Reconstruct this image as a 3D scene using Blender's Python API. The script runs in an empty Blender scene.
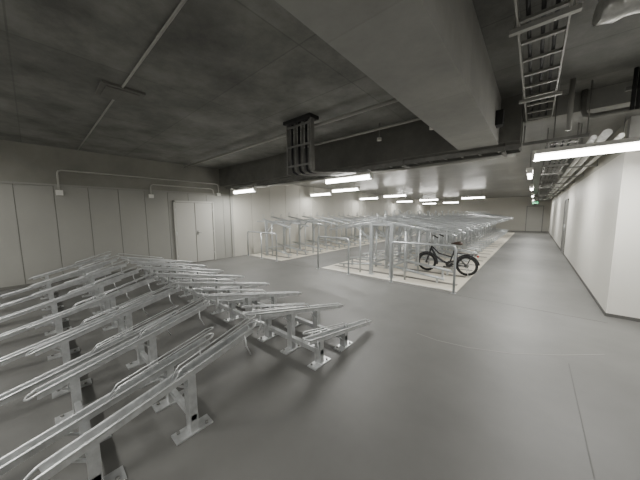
import bpy, math, random
from mathutils import Vector, Matrix
random.seed(4)
C = bpy.context.scene.collection

# ------------------------------------------------------------ materials
def mat(name, col, rough=0.6, metal=0.0, var=0.0, scale=3.0, bump=0.0, emit=0.0, spec=0.5, stretch=(1,1,1), col2=None):
    m = bpy.data.materials.new(name); m.use_nodes = True
    nt = m.node_tree; b = nt.nodes['Principled BSDF']
    b.inputs['Base Color'].default_value = (*col, 1)
    b.inputs['Roughness'].default_value = rough
    b.inputs['Metallic'].default_value = metal
    b.inputs['Specular IOR Level'].default_value = spec
    if emit:
        b.inputs['Emission Color'].default_value = (1.0, 0.98, 0.93, 1)
        b.inputs['Emission Strength'].default_value = emit
    if var or bump:
        tc = nt.nodes.new('ShaderNodeTexCoord')
        mp = nt.nodes.new('ShaderNodeMapping'); mp.inputs['Scale'].default_value = stretch
        nt.links.new(tc.outputs['Object'], mp.inputs['Vector'])
        n = nt.nodes.new('ShaderNodeTexNoise'); n.inputs['Scale'].default_value = scale
        n.inputs['Detail'].default_value = 6; n.inputs['Roughness'].default_value = 0.6
        nt.links.new(mp.outputs['Vector'], n.inputs['Vector'])
        if var:
            r = nt.nodes.new('ShaderNodeValToRGB')
            c2 = col2 or col
            r.color_ramp.elements[0].position = 0.3; r.color_ramp.elements[1].position = 0.7
            r.color_ramp.elements[0].color = (*[max(0, c*(1-var)) for c in c2], 1)
            r.color_ramp.elements[1].color = (*[min(1, c*(1+var)) for c in col], 1)
            nt.links.new(n.outputs['Fac'], r.inputs['Fac'])
            nt.links.new(r.outputs['Color'], b.inputs['Base Color'])
        if bump:
            bp = nt.nodes.new('ShaderNodeBump'); bp.inputs['Strength'].default_value = bump
            bp.inputs['Distance'].default_value = 0.01
            nt.links.new(n.outputs['Fac'], bp.inputs['Height'])
            nt.links.new(bp.outputs['Normal'], b.inputs['Normal'])
    return m

def concrete(name, col, bw=1.8, bh=0.9, line=0.75, var=0.25, rough=0.75, nscale=1.3):
    m = bpy.data.materials.new(name); m.use_nodes = True
    nt = m.node_tree; b = nt.nodes['Principled BSDF']; L = nt.links.new
    tc = nt.nodes.new('ShaderNodeTexCoord')
    br = nt.nodes.new('ShaderNodeTexBrick'); br.offset = 0.0
    br.inputs['Scale'].default_value = 1.0
    br.inputs['Brick Width'].default_value = bw; br.inputs['Row Height'].default_value = bh
    br.inputs['Mortar Size'].default_value = 0.010; br.inputs['Mortar Smooth'].default_value = 0.6
    br.inputs['Color1'].default_value = (1,1,1,1); br.inputs['Color2'].default_value = (0.84,0.84,0.84,1)
    br.inputs['Mortar'].default_value = (line, line, line, 1)
    L(tc.outputs['Object'], br.inputs['Vector'])
    n = nt.nodes.new('ShaderNodeTexNoise'); n.inputs['Scale'].default_value = nscale
    n.inputs['Detail'].default_value = 9; n.inputs['Roughness'].default_value = 0.7
    L(tc.outputs['Object'], n.inputs['Vector'])
    r = nt.nodes.new('ShaderNodeValToRGB')
    r.color_ramp.elements[0].position = 0.32; r.color_ramp.elements[1].position = 0.68
    r.color_ramp.elements[0].color = (*[c*(1-var) for c in col], 1)
    r.color_ramp.elements[1].color = (*[c*(1+var) for c in col], 1)
    L(n.outputs['Fac'], r.inputs['Fac'])
    mx = nt.nodes.new('ShaderNodeMix'); mx.data_type = 'RGBA'; mx.blend_type = 'MULTIPLY'
    mx.inputs['Factor'].default_value = 1.0
    L(r.outputs['Color'], mx.inputs['A']); L(br.outputs['Color'], mx.inputs['B'])
    L(mx.outputs['Result'], b.inputs['Base Color'])
    b.inputs['Roughness'].default_value = rough
    bp = nt.nodes.new('ShaderNodeBump'); bp.inputs['Strength'].default_value = 0.3; bp.inputs['Distance'].default_value = 0.01
    L(n.outputs['Fac'], bp.inputs['Height']); L(bp.outputs['Normal'], b.inputs['Normal'])
    return m

M_floor  = mat('floor_epoxy', (0.140,0.139,0.131), rough=0.5, var=0.14, scale=1.1, bump=0.05)
M_pad    = mat('parking_bay_floor', (0.60,0.56,0.47), rough=0.5, var=0.06, scale=2)
M_padln  = mat('bay_stripe', (0.16,0.15,0.135), rough=0.6)
M_jointf = mat('floor_joint', (0.105,0.103,0.097), rough=0.6)
M_scuff  = mat('floor_scuff', (0.24,0.235,0.22), rough=0.6)
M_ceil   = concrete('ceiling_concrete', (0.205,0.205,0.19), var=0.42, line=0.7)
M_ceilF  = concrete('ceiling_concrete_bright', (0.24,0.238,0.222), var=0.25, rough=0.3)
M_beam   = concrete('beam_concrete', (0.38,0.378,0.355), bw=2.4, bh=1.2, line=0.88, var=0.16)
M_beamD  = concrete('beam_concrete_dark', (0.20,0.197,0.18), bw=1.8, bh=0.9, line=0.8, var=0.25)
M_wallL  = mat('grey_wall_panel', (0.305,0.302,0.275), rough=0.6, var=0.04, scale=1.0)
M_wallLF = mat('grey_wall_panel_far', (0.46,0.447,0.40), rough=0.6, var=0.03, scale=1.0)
M_wallU  = mat('upper_wall_concrete', (0.24,0.235,0.208), rough=0.8, var=0.14, scale=1.5, bump=0.1)
M_wallW  = mat('white_wall_panel', (0.70,0.685,0.63), rough=0.5, var=0.02, scale=1.0)
M_gap    = mat('panel_joint', (0.15,0.147,0.132), rough=0.9)
M_gapW   = mat('panel_joint_light', (0.36,0.35,0.32), rough=0.9)
M_door   = mat('door_paint', (0.44,0.432,0.395), rough=0.45)
M_steel  = mat('galvanised_steel', (0.54,0.55,0.55), rough=0.36, metal=0.6, var=0.18, scale=14)
M_steelR = mat('galvanised_steel_rack', (0.47,0.49,0.50), rough=0.38, metal=0.65, var=0.10, scale=14)
M_steelD = mat('dull_steel', (0.24,0.238,0.225), rough=0.5, metal=0.4, var=0.15, scale=10)
M_white  = mat('white_enamel', (0.70,0.69,0.65), rough=0.4)
M_cond   = mat('grey_conduit', (0.38,0.375,0.35), rough=0.5, metal=0.2)
M_black  = mat('black_rubber', (0.02,0.02,0.02), rough=0.7)
M_frame  = mat('black_paint', (0.025,0.025,0.028), rough=0.3)
M_saddle = mat('brown_saddle', (0.05,0.03,0.02), rough=0.5)
M_foil   = mat('foil_insulation', (0.75,0.75,0.73), rough=0.3, metal=0.6, var=0.25, scale=9, bump=1.0)
M_tube   = mat('lamp_tube', (1,1,1), emit=22)
M_green  = mat('exit_sign_green', (0.02,0.35,0.14), rough=0.4)
M_red    = mat('red_plastic', (0.5,0.03,0.02), rough=0.4)

# ------------------------------------------------------------ mesh builder
class MB:
    def __init__(s): s.v=[]; s.f=[]; s.mi=[]; s.mats=[]; s.sm=[]
    def m(s, M):
        if M not in s.mats: s.mats.append(M)
        return s.mats.index(M)
    def box(s, x0,x1,y0,y1,z0,z1, M):
        b=len(s.v); i=s.m(M)
        s.v += [(x,y,z) for z in (z0,z1) for y in (y0,y1) for x in (x0,x1)]
        for q in ((0,2,3,1),(4,5,7,6),(0,1,5,4),(2,6,7,3),(0,4,6,2),(1,3,7,5)):
            s.f.append(tuple(b+k for k in q)); s.mi.append(i); s.sm.append(False)
    def obox(s, p, q, w, h, M, up=Vector((0,0,1))):
        p=Vector(p); q=Vector(q); d=(q-p).normalized()
        if abs(d.dot(up))>0.99: up=Vector((0,1,0))
        r=d.cross(up).normalized(); u=r.cross(d).normalized()
        b=len(s.v); i=s.m(M)
        for c in (p,q):
            for a,e in ((-1,-1),(1,-1),(1,1),(-1,1)):
                s.v.append(tuple(c+r*a*w/2+u*e*h/2))
        for k in ((0,1,2,3),(7,6,5,4),(0,4,5,1),(1,5,6,2),(2,6,7,3),(3,7,4,0)):
            s.f.append(tuple(b+t for t in k)); s.mi.append(i); s.sm.append(False)
    def tube(s, pts, r, M, n=7, closed=False, cap=True):
        pts=[Vector(p) for p in pts]; N=len(pts); i=s.m(M); b=len(s.v)
        tang=[]
        for k in range(N):
            if closed: t=pts[(k+1)%N]-pts[k-1]
            else: t=pts[min(k+1,N-1)]-pts[max(k-1,0)]
            tang.append(t.normalized() if t.length>1e-9 else Vector((0,0,1)))
        a=Vector((0,0,1)) if abs(tang[0].z)<0.9 else Vector((1,0,0))
        nrm=(a-tang[0]*a.dot(tang[0])).normalized()
        for k in range(N):
            nrm=(nrm-tang[k]*nrm.dot(tang[k]))
            nrm = nrm.normalized() if nrm.length>1e-6 else tang[k].orthogonal().normalized()
            bi=tang[k].cross(nrm)
            rr=r[k] if isinstance(r,(list,tuple)) else r
            for j in range(n):
                an=2*math.pi*j/n
                s.v.append(tuple(pts[k]+nrm*math.cos(an)*rr+bi*math.sin(an)*rr))
        for k in range(N if closed else N-1):
            k2=(k+1)%N
            for j in range(n):
                j2=(j+1)%n
                s.f.append((b+k*n+j,b+k*n+j2,b+k2*n+j2,b+k2*n+j)); s.mi.append(i); s.sm.append(True)
        if cap and not closed:
            s.f.append(tuple(b+j for j in range(n))[::-1]); s.mi.append(i); s.sm.append(False)
            s.f.append(tuple(b+(N-1)*n+j for j in range(n))); s.mi.append(i); s.sm.append(False)
    def obj(s, name, parent=None):
        me=bpy.data.meshes.new(name); me.from_pydata(s.v,[],s.f)
        for M in s.mats: me.materials.append(M)
        me.polygons.foreach_set('material_index', s.mi)
        me.polygons.foreach_set('use_smooth', s.sm)
        me.update()
        o=bpy.data.objects.new(name, me); C.objects.link(o)
        if parent: o.parent=parent
        return o

def bx(name, x0,x1,y0,y1,z0,z1, M, parent=None):
    m=MB(); m.box(x0,x1,y0,y1,z0,z1,M); return m.obj(name,parent)

XL=-8.6; CEIL=3.2; YN=-5.0; YF=28.0; XR=7.0; XC=0.93; YC=5.67
# ------------------------------------------------------------ room shell
bx('floor', XL-0.2, XR+0.2, YN-0.2, YF+0.2, -0.2, 0, M_floor)
bx('ceiling', XL-0.2, XR+0.2, YN-0.2, 5.1, CEIL, CEIL+0.2, M_ceil)
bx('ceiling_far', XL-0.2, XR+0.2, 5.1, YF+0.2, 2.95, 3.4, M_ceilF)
def panel_wall(name, x, y0, y1, z1, M, pitch=0.6, thick=0.2, face=1, axis='y', g=0.005, MG=None):
    m=MB(); MG=MG or M_gap
    if axis=='y':
        if face>0: m.box(x-thick, x-0.02, y0,y1,0,z1,MG)
        else: m.box(x+0.02,x+thick,y0+0.05,y1,0,z1,MG)
        y=y0
        while y<y1-1e-4:
            ye=min(y+pitch,y1)
            a=y+(g if y>y0 else 0); b=ye-(g if ye<y1 else 0)
            if face>0: m.box(x-0.021,x,a,b,0.0,z1,M)
            else: m.box(x,x+0.021,a,b,0.0,z1,M)
            y=ye
    else:
        m.box(y0+0.05,y1,x+0.02,x+thick,0,z1,MG); y=y0
        while y<y1-1e-4:
            ye=min(y+pitch,y1); a=y+(g if y>y0 else 0); b=ye-(g if ye<y1 else 0)
            m.box(a,b,x,x+0.021,0,z1,M); y=ye
    return m.obj(name)
panel_wall('wall_left', XL, YN, 4.9, 2.32, M_wallL, 0.6)
bx('wall_left_upper', XL-0.2, XL, YN, 4.9, 2.32, CEIL, M_wallU)
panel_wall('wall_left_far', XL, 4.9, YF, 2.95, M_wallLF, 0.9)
bx('trim_left', XL, XL+0.03, YN, 4.9, 2.30, 2.34, M_wallL)
bx('baseboard_left', XL, XL+0.012, YN, 2.93, 0, 0.07, M_gap)
bx('trim_corner', XL, XL+0.06, 4.86, 4.95, 0, 2.6, M_wallL)
bx('wall_back', XL-0.2, XR+0.2, YN-0.2, YN, 0, CEIL, M_wallL)
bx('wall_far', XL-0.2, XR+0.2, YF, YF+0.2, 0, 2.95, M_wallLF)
panel_wall('wall_right', XC, YC, YF, 2.47, M_wallW, 1.8, thick=0.15, face=-1, g=0.004, MG=M_gapW)
panel_wall('wall_right_return', YC, XC+0.022, XR, 2.47, M_wallW, 2.4, thick=0.16, axis='x', g=0.004, MG=M_gapW)
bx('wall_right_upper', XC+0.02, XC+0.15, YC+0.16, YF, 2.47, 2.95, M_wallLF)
bx('wall_right_return_upper', XC+0.02, XR, YC+0.01, YC+0.15, 2.47, 2.95, M_beam)
bx('wall_right_side', XR, XR+0.2, YN, YC, 0, CEIL, M_wallW)
bx('baseboard_right', XC-0.01, XC, YC, YF, 0, 0.05, M_jointf)
bx('baseboard_right_return', XC, XR, YC-0.01, YC, 0, 0.05, M_jointf)
bx('ceiling_beam', -0.97, -0.46, YN, 4.5, 2.58, CEIL, M_beam)
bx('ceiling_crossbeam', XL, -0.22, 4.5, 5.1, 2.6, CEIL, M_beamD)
bx('ceiling_beam_short', -0.22, XR, 4.95, 5.1, 2.95, CEIL, M_beam)

m=MB()
m.box(XL,XL+0.05,2.93,2.98,0,2.05,M_door); m.box(XL,XL+0.05,4.17,4.22,0,2.05,M_door); m.box(XL,XL+0.05,2.93,4.22,2.0,2.05,M_door)
m.box(XL+0.0,XL+0.03,2.992,3.565,0.015,1.99,M_door); m.box(XL+0.0,XL+0.03,3.585,4.158,0.015,1.99,M_door)
m.box(XL+0.0,XL+0.008,2.98,4.17,0.0,2.0,M_gap)
m.tube([(XL+0.03,3.63,1.0),(XL+0.08,3.63,1.0),(XL+0.08,3.74,1.0)],0.011,M_steelD)
m.box(XL+0.03,XL+0.036,3.61,3.66,0.93,1.07,M_steelD)
for zz in (0.25,1.0,1.75):
    for yy in (2.98,4.17): m.tube([(XL+0.045,yy,zz-0.06),(XL+0.045,yy,zz+0.06)],0.01,M_steel)
m.obj('door_1')
m=MB(); m.box(XC-0.03,XC,13.0,13.06,0,2.1,M_steelD); m.box(XC-0.03,XC,14.2,14.26,0,2.1,M_steelD); m.box(XC-0.03,XC,13,14.26,2.04,2.1,M_steelD)
m.box(XC-0.012,XC,13.06,14.2,0.01,2.04,M_steelD); m.tube([(XC-0.05,13.2,0.9),(XC-0.05,13.2,1.15)],0.012,M_steel)
m.box(XC-0.05,XC-0.01,13.19,13.21,0.92,0.94,M_steel);m.box(XC-0.05,XC-0.01,13.19,13.21,1.11,1.13,M_steel)
m.obj('door_2')
m=MB(); m.box(-0.5,0.5,YF-0.03,YF,0.0,2.1,M_door); m.box(-0.56,-0.5,YF-0.05,YF,0,2.16,M_steelD); m.box(0.5,0.56,YF-0.05,YF,0,2.16,M_steelD); m.box(-0.56,0.56,YF-0.05,YF,2.1,2.16,M_steelD)
m.tube([(0.4,YF-0.07,0.9),(0.4,YF-0.07,1.15)],0.012,M_steel); m.box(0.39,0.41,YF-0.07,YF-0.03,0.95,0.97,M_steel)
m.obj('door_3')

def pad(name,x0,x1,y0,y1):
    m=MB(); m.box(x0,x1,y0,y1,0,0.012,M_pad)
    m.box(x0,x1,y0,y0+0.05,0.012,0.014,M_white)
    y=y0+0.45
    while y<y1:
        m.box(x0+0.1,x1-0.1,y,y+0.16,0.012,0.0135,M_padln); y+=0.9
    return m.obj(name)
pad('floor_bay_marking',-4.7,-1.1,5.5,25.0)
pad('floor_bay_marking',-8.45,-6.5,5.5,25.0)
m=MB(); m.box(0.37,0.378,YN,3.6,0,0.0012,M_jointf); m.box(-8.5,0.9,5.32,5.33,0,0.0012,M_jointf); m.obj('floor_joint')
j=MB()
pts=[(-1.10,3.25),(-0.85,3.22),(-0.5,3.28),(-0.1,3.45),(0.32,3.76),(0.7,4.1)]
for a,b in zip(pts[:-1],pts[1:]): j.obox((a[0],a[1],0.0008),(b[0],b[1],0.0008),0.014,0.0012,M_scuff)
j.obj('floor_scuff_line')

# ------------------------------------------------------------ bicycle rack (foreground)
def rail(m, x, ylow, yhigh, zlow, zhigh, M=M_steel, w=0.085, g0=0.42):
    s=1 if yhigh>ylow else -1
    def P(t, dx, dz=0):
        return (x+dx, ylow+(yhigh-ylow)*t, zlow+(zhigh-zlow)*t+dz)
    loop=[]
    for k in range(7):
        a=math.pi*k/6
        loop.append((x-w/2*math.cos(a), ylow-s*0.06*math.sin(a), zlow-0.03*math.sin(a)))
    for k in range(7):
        a=math.pi*k/6
        loop.append((x+w/2*math.cos(a), yhigh+s*0.05*math.sin(a), zhigh+0.02*math.sin(a)))
    m.tube(loop,0.009,M,n=7,closed=True)
    m.obox(P(0.0,0,-0.045),P(1.0,0,-0.045),w*0.8,0.005,M)
    for e in (-1,1):
        m.obox(P(0.0,e*w*0.43,-0.024),P(1.0,e*w*0.43,-0.024),0.006,0.048,M)
    h=[P(g0,-w*0.3,-0.01),P(g0+0.04,-w*0.3,0.05),P(1.0,-w*0.3,0.075)]
    for k in range(1,4):
        a=math.pi*k/4
        h.append((x-w*0.3*math.cos(a), yhigh+s*0.06*math.sin(a), zhigh+0.08))
    h+= [P(1.0,w*0.3,0.075),P(g0+0.04,w*0.3,0.05),P(g0,w*0.3,-0.01)]
    m.tube(h,0.006,M,n=6)
    m.tube([P(0.93,w/2+0.012,-0.01),P(0.93,w/2+0.03,-0.10),P(0.96,w/2+0.03,-0.20)],0.006,M,n=5)
def post(m,x,y,z,M=M_steel):
    m.box(x-0.04,x+0.04,y-0.028,y+0.028,0.008,z,M)
    m.box(x-0.055,x+0.055,y-0.13,y+0.13,0,0.012,M)
    m.tube([(x-0.03,y-0.09,0.012),(x-0.03,y-0.09,0.026)],0.012,M_steelD,n=6); m.tube([(x+0.03,y+0.09,0.012),(x+0.03,y+0.09,0.026)],0.012,M_steelD,n=6)
    m.obox((x,y-0.02,z-0.10),(x,y-0.10,z-0.035),0.03,0.008,M)
mA=MB(); mB=MB()
NR=15; P_=0.44
for k in range(NR):
    x=-1.84-P_*k
    hi = (k%2==0)
    zl,zh=(0.30,0.62) if hi else (0.10,0.44)
    y0,y1=(-0.08,1.18) if hi else (-0.48,1.00)
    rail(mA,x,y0,y1,zl,zh,g0=0.5)
    for yp in (0.66,0.12):
        t=(yp-y0)/(y1-y0); post(mA,x,yp,zl+(zh-zl)*t-0.04)
    x2=-1.66-P_*k
    zl,zh=(0.13,0.34) if hi else (0.27,0.62)
    y0,y1=(2.93,1.72) if hi else (2.88,1.32)
    rail(mB,x2,y0,y1,zl,zh)
    for yp in (1.9,2.35):
        t=(yp-y0)/(y1-y0); post(mB,x2,yp,zl+(zh-zl)*t-0.04)
xe=-1.84-P_*(NR-1)
for yy,zz in ((0.66,0.12),(0.12,0.1)): mA.obox((-1.80,yy,zz),(xe-0.03,yy,zz),0.04,0.04,M_steel)
for yy,zz in ((1.9,0.14),(2.35,0.12)): mB.obox((-1.62,yy,zz),(xe+0.1,yy,zz),0.05,0.05,M_steel)
mA.obj('bicycle_rack'); mB.obj('bicycle_rack')

# ------------------------------------------------------------ two-tier racks
def two_tier(xc, half, y0, y1, sides=(1,-1), pitch=0.45):
    m=MB(); y=y0; k=0; S=M_steelR
    while y<y1:
        for sd in sides:
            o=0.09 if k%2 else 0.0
            a=(xc+sd*0.05, y, 1.42+o); b=(xc+sd*(half-0.15), y, 1.16+o)
            for e in (-0.04,0.04):
                m.tube([(a[0],y+e,a[2]),(b[0],y+e,b[2]),(b[0]+sd*0.10,y+e*0.3,b[2]-0.04)],0.012,S,n=5)
            m.obox((a[0],y,a[2]-0.03),(b[0],y,b[2]-0.03),0.07,0.012,S)
            hp=[(xc+sd*0.14,y-0.04,1.4+o),(xc+sd*0.10,y-0.04,1.56+o),(xc+sd*0.16,y,1.60+o),(xc+sd*0.10,y+0.04,1.56+o),(xc+sd*0.14,y+0.04,1.4+o)]
            m.tube(hp,0.010,S,n=4)
            lo=0.10+(0.12 if k%2 else 0)
            m.obox((xc+sd*0.1,y+0.2,lo+0.16),(xc+sd*(half-0.3),y+0.2,lo),0.07,0.014,S)
            for e in (-0.04,0.04):
                m.tube([(xc+sd*0.1,y+0.2+e,lo+0.18),(xc+sd*(half-0.3),y+0.2+e,lo+0.02)],0.010,S,n=4)
            m.box(xc+sd*(half-0.45)-0.02,xc+sd*(half-0.45)+0.02,y+0.18,y+0.22,0.0,lo+0.01,S)
        if k%2==0:
            for sd in sides:
                m.box(xc+sd*0.28-0.04,xc+sd*0.28+0.04,y-0.04,y+0.04,0.012,1.36,S)
                m.box(xc+sd*0.28-0.07,xc+sd*0.28+0.07,y-0.07,y+0.07,0.0,0.022,S)
                m.obox((xc+sd*0.28,y,0.90),(xc+sd*0.75,y,1.26),0.035,0.035,S)
                m.tube([(xc+sd*0.62,y,0.012),(xc+sd*0.62,y,1.25)],0.024,S,n=6)
            m.box(xc-0.3,xc+0.3,y-0.02,y+0.02,1.30,1.35,S)
        y+=pitch; k+=1
    for sd in sides:
        m.obox((xc+sd*0.28,y0-0.05,1.30),(xc+sd*0.28,y1,1.30),0.045,0.06,S)
        m.obox((xc+sd*0.62,y0-0.05,1.24),(xc+sd*0.62,y1,1.24),0.045,0.045,S)
        m.obox((xc+sd*0.28,y0-0.05,0.30),(xc+sd*0.28,y1,0.30),0.045,0.045,S)
    return m.obj('two_tier_bicycle_rack')
two_tier(-2.9,1.75,5.75,24.6)
two_tier(-8.1,1.75,5.9,24.6,sides=(1,))

def barrier(x0,x1,y,posts,h=0.95):
    m=MB()
    m.tube([(x0,y,0),(x0,y,h-0.06),(x0+0.02,y,h-0.015),(x0+0.06,y,h),(x1-0.06,y,h),(x1-0.02,y,h-0.015),(x1,y,h-0.06),(x1,y,0)],0.023,M_steelR,n=10)
    for p in posts: m.tube([(p,y,0),(p,y,h)],0.022,M_steelR,n=8)
    for p in [x0,x1]+list(posts): m.tube([(p,y,0),(p,y,0.008)],0.05,M_steel,n=14)
    return m.obj('barrier_rail')
barrier(-2.45,-1.13,5.38,[])
barrier(-4.72,-3.65,5.38,[])
barrier(-8.3,-6.6,5.38,[-7.45])

# ------------------------------------------------------------ bicycle
def bicycle(loc, rotz, scale=1.0):
    root=bpy.data.objects.new('bicycle',None); C.objects.link(root)
    root.location=loc; root.rotation_euler=(0,0,rotz); root.scale=(scale,)*3
    r=0.265; wb=1.02
    for nm,cx in (('rear_wheel',0.0),('front_wheel',wb)):
        m=MB()
        circ=lambda R,n=28:[(cx+R*math.cos(2*math.pi*i/n),0,r+R*math.sin(2*math.pi*i/n)) for i in range(n)]
        m.tube(circ(r-0.026),0.026,M_black,n=8,closed=True)
        m.tube(circ(r-0.058),0.011,M_frame,n=6,closed=True)
        m.tube([(cx,-0.045,r),(cx,0.045,r)],0.035 if cx else 0.055,M_steelD,n=12)
        for i in range(20):
            a=2*math.pi*i/20; sd=0.03 if i%2 else -0.03
            m.tube([(cx,sd,r),(cx+(r-0.055)*math.cos(a),0,r+(r-0.055)*math.sin(a))],0.0022,M_steel,n=4)
        m.tube([(cx+(r+0.02)*math.cos(a),0,r+(r+0.02)*math.sin(a)) for a in [math.radians(d) for d in range((-10 if cx==0 else 20),(175 if cx==0 else 190),12)]],0.022,M_frame,n=6)
        m.obj(nm,root)
    m=MB(); F=M_frame
    bb=(0.42,0,0.27); st=(0.31,0,0.66)
    m.tube([(0.90,0,0.66),(0.78,0,0.46),(0.60,0,0.33),bb],0.030,F,n=8)
    m.tube([(0.89,0,0.72),(0.70,0,0.54),(0.37,0,0.47)],0.020,F,n=8)
    m.tube([bb,st],0.022,F,n=8)
    m.tube([(0.93,0,0.60),(0.885,0,0.80)],0.028,F,n=8)
    for e in (-1,1):
        m.tube([bb,(0.25,e*0.045,0.26),(0,e*0.06,r)],0.013,F,n=6)
        m.tube([(0.34,0,0.55),(0.2,e*0.05,0.45),(0,e*0.06,r)],0.011,F,n=6)
        m.tube([(0.93,e*0.03,0.60),(0.965,e*0.055,0.50),(wb,e*0.055,r)],0.015,F,n=6)
        m.tube([(-0.22,e*0.06,0.58),(0.25,e*0.06,0.59)],0.008,F,n=6)
        m.tube([(-0.12,e*0.06,0.58),(0,e*0.075,r)],0.007,F,n=6)
    for xx in (-0.2,-0.08,0.04,0.16): m.tube([(xx,-0.06,0.585),(xx,0.06,0.585)],0.007,F,n=5)
    m.obj('frame',root)
    m=MB(); m.tube([st,(0.275,0,0.84)],0.013,M_steel,n=8); m.obj('seat_post',root)
    m=MB()
    m.tube([(0.12,0,0.855),(0.18,0,0.86),(0.27,0,0.85),(0.35,0,0.845),(0.40,0,0.84)],[0.05,0.09,0.07,0.03,0.015],M_saddle,n=10)
    o=m.obj('saddle',root); o.scale=(1,1.0,0.6); o.location=(0,0,0.34)
    m=MB()
    m.tube([(0.885,0,0.80),(0.865,0,1.02)],0.014,M_steel,n=8)
    m.tube([(0.70,-0.28,1.02),(0.82,-0.24,1.07),(0.88,-0.12,1.04),(0.87,0,1.02),(0.88,0.12,1.04),(0.82,0.24,1.07),(0.70,0.28,1.02)],0.014,M_steelD,n=8)
    for e in (-1,1):
        m.tube([(0.66,e*0.292,1.0),(0.78,e*0.256,1.055)],0.018,M_black,n=8)
        m.tube([(0.84,e*0.2,1.05),(0.86,e*0.28,1.0)],0.006,M_steel,n=5)
    m.tube([(0.93,0,0.80),(1.0,0,0.80)],0.035,M_steelD,n=10)
    m.tube([(0.88,0.05,1.03),(0.95,0.05,0.87),(0.95,0.03,0.6)],0.004,M_black,n=5)
    m.obj('handlebar',root)
    m=MB(); m.box(0.23,0.31,-0.045,0.045,0.34,0.60,M_frame); m.obj('battery',root)
    m=MB()
    m.tube([(0.42,-0.07,0.27),(0.42,-0.05,0.27)],0.085,M_steelD,n=18)
    m.tube([(0.42,0.05,0.27),(0.42,0.07,0.27)],0.085,M_frame,n=18)
    m.obox((0.42,-0.075,0.27),(0.55,-0.085,0.16),0.012,0.02,M_steelD); m.box(0.51,0.60,-0.18,-0.09,0.15,0.17,M_black)
    m.obox((0.42,0.075,0.27),(0.29,0.085,0.38),0.012,0.02,M_steelD); m.box(0.24,0.33,0.09,0.18,0.37,0.39,M_black)
    m.tube([(0.42,-0.06,0.35),(0.0,-0.06,0.285),(-0.03,-0.06,0.25),(0.0,-0.06,0.22),(0.42,-0.06,0.19)],0.006,M_black,n=5)
    m.obj('crank',root)
    m=MB(); m.tube([(0.0,0.08,0.24),(-0.08,0.16,0.009)],0.009,M_steel,n=6); m.tube([(0.0,-0.08,0.24),(-0.08,-0.16,0.009)],0.009,M_steel,n=6); m.tube([(-0.08,-0.16,0.009),(-0.08,0.16,0.009)],0.009,M_steel,n=6); m.obj('kickstand',root)
    m=MB(); m.box(-0.26,-0.23,-0.03,0.03,0.52,0.57,M_red); m.obj('rear_reflector',root)
    return root
bicycle((-1.22,7.08,0.014),math.radians(180),0.95)

# ------------------------------------------------------------ lamps
def lamp(x,y,z,L=1.25,along='x',power=40,top=None):
    root=bpy.data.objects.new('fluorescent_ceiling_lamp',None); C.objects.link(root); root.location=(x,y,z)
    m=MB(); h=L/2
    if along=='x':
        m.box(-h,h,-0.06,0.06,0.05,0.10,M_white); m.box(-h,-h+0.03,-0.05,0.05,-0.03,0.05,M_white); m.box(h-0.03,h,-0.05,0.05,-0.03,0.05,M_white)
    else:
        m.box(-0.06,0.06,-h,h,0.05,0.10,M_white); m.box(-0.05,0.05,-h,-h+0.03,-0.03,0.05,M_white); m.box(-0.05,0.05,h-0.03,h,-0.03,0.05,M_white)
    if top:
        for e in (-h*0.7,h*0.7):
            p=(e,0) if along=='x' else (0,e)
            m.tube([(p[0],p[1],0.10),(p[0],p[1],top-z)],0.006,M_steelD,n=5)
    m.obj('housing',root)
    m=MB()
    a,b=((-h+0.02,0,0),(h-0.02,0,0)) if along=='x' else ((0,-h+0.02,0),(0,h-0.02,0))
    m.tube([a,b],0.040,M_tube,n=10); m.obj('tube',root)
    ld=bpy.data.lights.new('lamp_light','AREA'); ld.shape='RECTANGLE'; ld.size=L if along=='x' else 0.08; ld.size_y=0.08 if along=='x' else L
    ld.energy=power; ld.color=(1.0,0.99,0.95)
    lo=bpy.data.objects.new('lamp_light',ld); C.objects.link(lo); lo.parent=root; lo.location=(0,0,-0.048)
PW=60
lamp(-7.4,4.72,2.36,power=PW*1.1,top=2.46)
lamp(-3.25,4.72,2.36,power=PW*1.3,top=2.46)
lamp(0.62,4.72,2.36,L=1.4,power=PW*1.3,top=3.2)
for y in (8.0,12.5,18,24):
    lamp(-5.6,y,2.5,power=PW*1.0,top=2.95)
    lamp(-7.7,y+1.0,2.5,power=PW*0.6,top=2.95)
    lamp(-0.15,y,2.5,along='y',power=PW*1.3,top=2.95)
lamp(-2.9,17.6,2.5,power=PW,top=2.95)
for (x,y,p) in ((-7.2,-2.2,1.0),(-4.3,-2.2,1.3),(-1.6,-2.4,1.5),(1.2,-1.8,1.1),(4.0,1.5,1.6)):  # unseen lamps behind the camera; extra ones added to light the left wall evenly
    lamp(x,y,2.9,power=PW*p,top=3.2)

# ------------------------------------------------------------ cable trays & services
def tray(name, p, q, w=0.3, rung=0.25, M=M_steelD, hang=None):
    m=MB(); p=Vector(p); q=Vector(q); d=(q-p).normalized(); r=d.cross(Vector((0,0,1))).normalized()
    for e in (-1,1): m.obox(p+r*e*w/2,q+r*e*w/2,0.012,0.07,M)
    L=(q-p).length; n=int(L/rung)
    for k in range(n+1):
        c=p+d*(k*L/n); m.obox(c-r*w/2,c+r*w/2,0.03,0.02,M)
    for off in (-0.08,0.0,0.07):
        m.tube([p+r*off+Vector((0,0,0.025)),q+r*off+Vector((0,0,0.025))],0.014,M_black,n=6)
    if hang:
        k=0.4
        while k<L:
            c=p+d*k
            for e in (-1,1): m.tube([c+r*e*(w/2+0.02)+Vector((0,0,-0.05)),Vector(((c+r*e*(w/2+0.02)).x,(c+r*e*(w/2+0.02)).y,hang))],0.006,M,n=5)
            m.obox(c-r*(w/2+0.05)+Vector((0,0,-0.05)),c+r*(w/2+0.05)+Vector((0,0,-0.05)),0.04,0.03,M)
            k+=1.5
    return m.obj(name)
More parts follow.
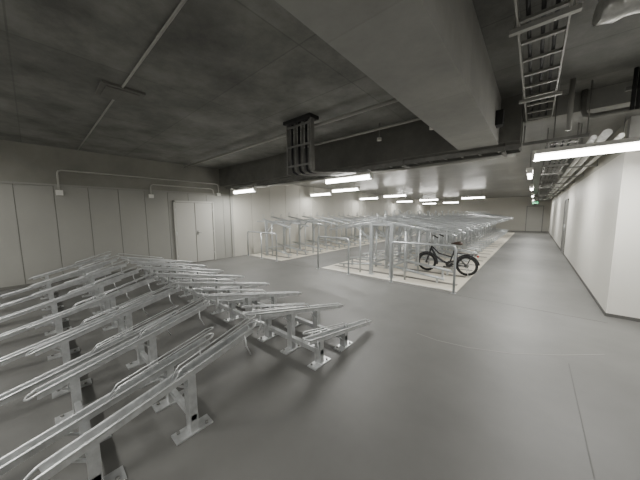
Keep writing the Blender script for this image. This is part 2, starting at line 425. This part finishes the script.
tray('cable_tray',(-8.3,4.72,2.53),(-0.22,4.72,2.53),w=0.28,hang=2.598)
tray('ladder_cable_tray',(-0.04,-1.0,2.95),(-0.04,4.85,2.95),w=0.27,rung=0.3,hang=3.198,M=M_cond)
tray('corridor_cable_tray',(0.25,5.15,2.6),(0.25,27.5,2.6),w=0.3,rung=0.3,hang=2.948)
m=MB(); m.tube([(-8.5,3.3,3.10),(-0.98,3.3,3.10)],0.028,M_cond,n=10)
for k in range(6): m.tube([(-8+k*1.3,3.3,3.1),(-8+k*1.3,3.3,3.2)],0.006,M_steelD,n=5)
m.obj('ceiling_pipe')
m=MB(); m.tube([(-8.5,0.88,3.186),(-0.98,0.88,3.186)],0.013,M_cond,n=8); m.obj('ceiling_conduit')
m=MB(); m.box(-4.45,-3.98,0.68,1.12,3.17,3.2,M_beamD); m.box(-4.40,-4.03,0.73,1.07,3.16,3.17,M_beamD); m.obj('ceiling_access_panel')
m=MB()
for k in range(6):
    x=-3.32+0.085*k
    m.tube([(x,3.12,3.198),(x,3.12,2.42),(x,3.14,2.35),(x,3.20,2.32),(x,3.3,2.32),(x,4.5,2.45)],0.022,M_steelD if k%2 else M_frame,n=8)
for zz in (3.08,2.75,2.42):
    m.box(-3.42,-2.82,3.08,3.10,zz,zz+0.03,M_steelD)
for xx in (-3.42,-2.85): m.box(xx,xx+0.03,3.07,3.15,2.3,3.198,M_steelD)
m.box(-3.44,-2.80,3.02,3.24,3.15,3.2,M_black)
m.obj('cable_riser')
m=MB()
for x in (-2.2,-1.3):
    m.tube([(x,4.2,3.2),(x,4.2,2.95)],0.01,M_steelD,n=6); m.tube([(x,4.2,2.95),(x,4.2,2.9)],0.04,M_white,n=10)
m.obj('ceiling_sensor')
m=MB(); m.tube([(-0.98,3.9,3.0),(-3.8,3.9,3.0)],0.018,M_cond,n=8)
for x in (-3.6,-1.2): m.tube([(x,3.9,3.0),(x,3.9,3.2)],0.007,M_steelD,n=5)
m.obj('overhead_conduit')
m=MB(); m.tube([(-8.4,5.3,2.55),(-0.3,5.3,2.55)],0.03,M_cond,n=8)
for x in (-8,-6,-4,-2,-0.5): m.tube([(x,5.3,2.55),(x,5.3,2.948)],0.007,M_steelD,n=5)
m.obj('service_pipe')
m=MB(); m.box(-0.46,-0.38,4.0,4.15,2.72,2.9,M_black); m.obj('junction_box')
def cond(pts): 
    m=MB(); m.tube(pts,0.018,M_door,n=8); return m
m=cond([(XL+0.06,0.49,2.20),(XL+0.06,0.49,2.60),(XL+0.06,0.51,2.65),(XL+0.06,0.56,2.67),(XL+0.06,4.3,2.67),(XL+0.06,4.4,2.64),(XL+0.06,4.42,2.5),(XL+0.06,4.42,2.35)])
m.box(XL,XL+0.09,0.43,0.55,2.08,2.20,M_white)
for y in (0.8,1.9,3.0,4.0): m.box(XL,XL+0.06,y,y+0.03,2.64,2.70,M_steelD)
m.box(XL,XL+0.08,4.36,4.48,2.26,2.36,M_white); m.obj('wall_conduit')
m=cond([(XL+0.05,2.35,2.2),(XL+0.05,2.35,2.42),(XL+0.05,2.37,2.47),(XL+0.05,2.42,2.49),(XL+0.05,4.15,2.49),(XL+0.05,4.22,2.46),(XL+0.05,4.24,2.3)])
for y in (2.7,3.8): m.box(XL,XL+0.05,y,y+0.03,2.47,2.51,M_steelD)
m.box(XL,XL+0.09,2.29,2.41,2.10,2.20,M_white); m.obj('wall_conduit')
m=MB()
for x,z,r,M in ((0.55,2.62,0.035,M_foil),(0.67,2.66,0.05,M_foil),(0.80,2.6,0.03,M_white)):
    m.tube([(x,5.15,z),(x,27.8,z)],r,M,n=10)
for k in range(12):
    y=5.6+k*1.9
    m.box(0.45,0.90,y,y+0.04,2.52,2.55,M_steelD)
    for x in (0.46,0.89): m.tube([(x,y+0.02,2.53),(x,y+0.02,2.948)],0.006,M_steelD,n=5)
m.obj('corridor_pipework')
# crumpled foil-wrapped duct
m=MB(); pts=[]; rad=[]
for k in range(110):
    x=0.26+0.045*k
    pts.append((x,2.84+0.03*math.sin(k*0.5)+random.uniform(-0.012,0.012),3.06+random.uniform(-0.008,0.008)))
    rad.append(0.085+random.uniform(-0.014,0.014))
m.tube(pts,rad,M_foil,n=12)
for x in (0.6,1.8,3.2,4.6): m.tube([(x,2.84,3.12),(x,2.84,3.2)],0.01,M_steelD,n=5)
m.obj('foil_insulated_duct')
m=MB()
for k in range(6): m.tube([(0.76+k*0.038,4.55,3.2),(0.76+k*0.038,4.55,2.75)],0.018,M_black,n=7)
m.box(0.70,1.02,4.57,4.6,2.98,3.02,M_steelD); m.obj('black_cable_bundle')
m=MB()
m.tube([(0.22,1.0,3.0),(0.22,2.5,3.0)],0.025,M_cond,n=8); m.tube([(0.22,1.2,3.0),(0.22,1.2,3.198)],0.007,M_cond,n=6); m.tube([(0.22,2.3,3.0),(0.22,2.3,3.198)],0.007,M_cond,n=6)
m.tube([(0.25,4.42,3.198),(0.25,4.42,2.60)],0.025,M_cond,n=8)
m.tube([(0.40,4.9,3.198),(0.40,4.9,2.95),(0.42,4.9,2.88),(0.50,4.9,2.85),(0.9,4.9,2.85)],0.03,M_steelD,n=8)
m.obox((-0.19,4.6,2.55),(0.45,4.6,2.55),0.04,0.04,M_steelD)
m.tube([(-0.18,4.6,2.55),(-0.18,4.6,2.8)],0.007,M_steelD,n=5); m.tube([(0.43,4.6,2.55),(0.43,4.6,3.198)],0.007,M_steelD,n=5)
m.obj('overhead_pipework')
m=MB(); m.box(-0.2,0.15,25.0,25.06,2.25,2.45,M_green); m.tube([(-0.02,25.03,2.45),(-0.02,25.03,2.95)],0.01,M_steelD,n=5); m.obj('exit_sign')

# ------------------------------------------------------------ world & camera
w=bpy.data.worlds.new('world'); bpy.context.scene.world=w; w.use_nodes=True
w.node_tree.nodes['Background'].inputs[0].default_value=(0.9,0.9,1,1); w.node_tree.nodes['Background'].inputs[1].default_value=0.02
cd=bpy.data.cameras.new('camera'); cd.sensor_width=36; cd.lens=248/640*36; cd.clip_start=0.05
co=bpy.data.objects.new('camera',cd); C.objects.link(co)
co.location=(0,0,1.6)
co.rotation_euler=(Matrix.Rotation(math.radians(40.77),4,'Z')@Matrix.Rotation(math.radians(84.0),4,'X')@Matrix.Rotation(math.radians(-0.4),4,'Z')).to_euler()
bpy.context.scene.camera=co
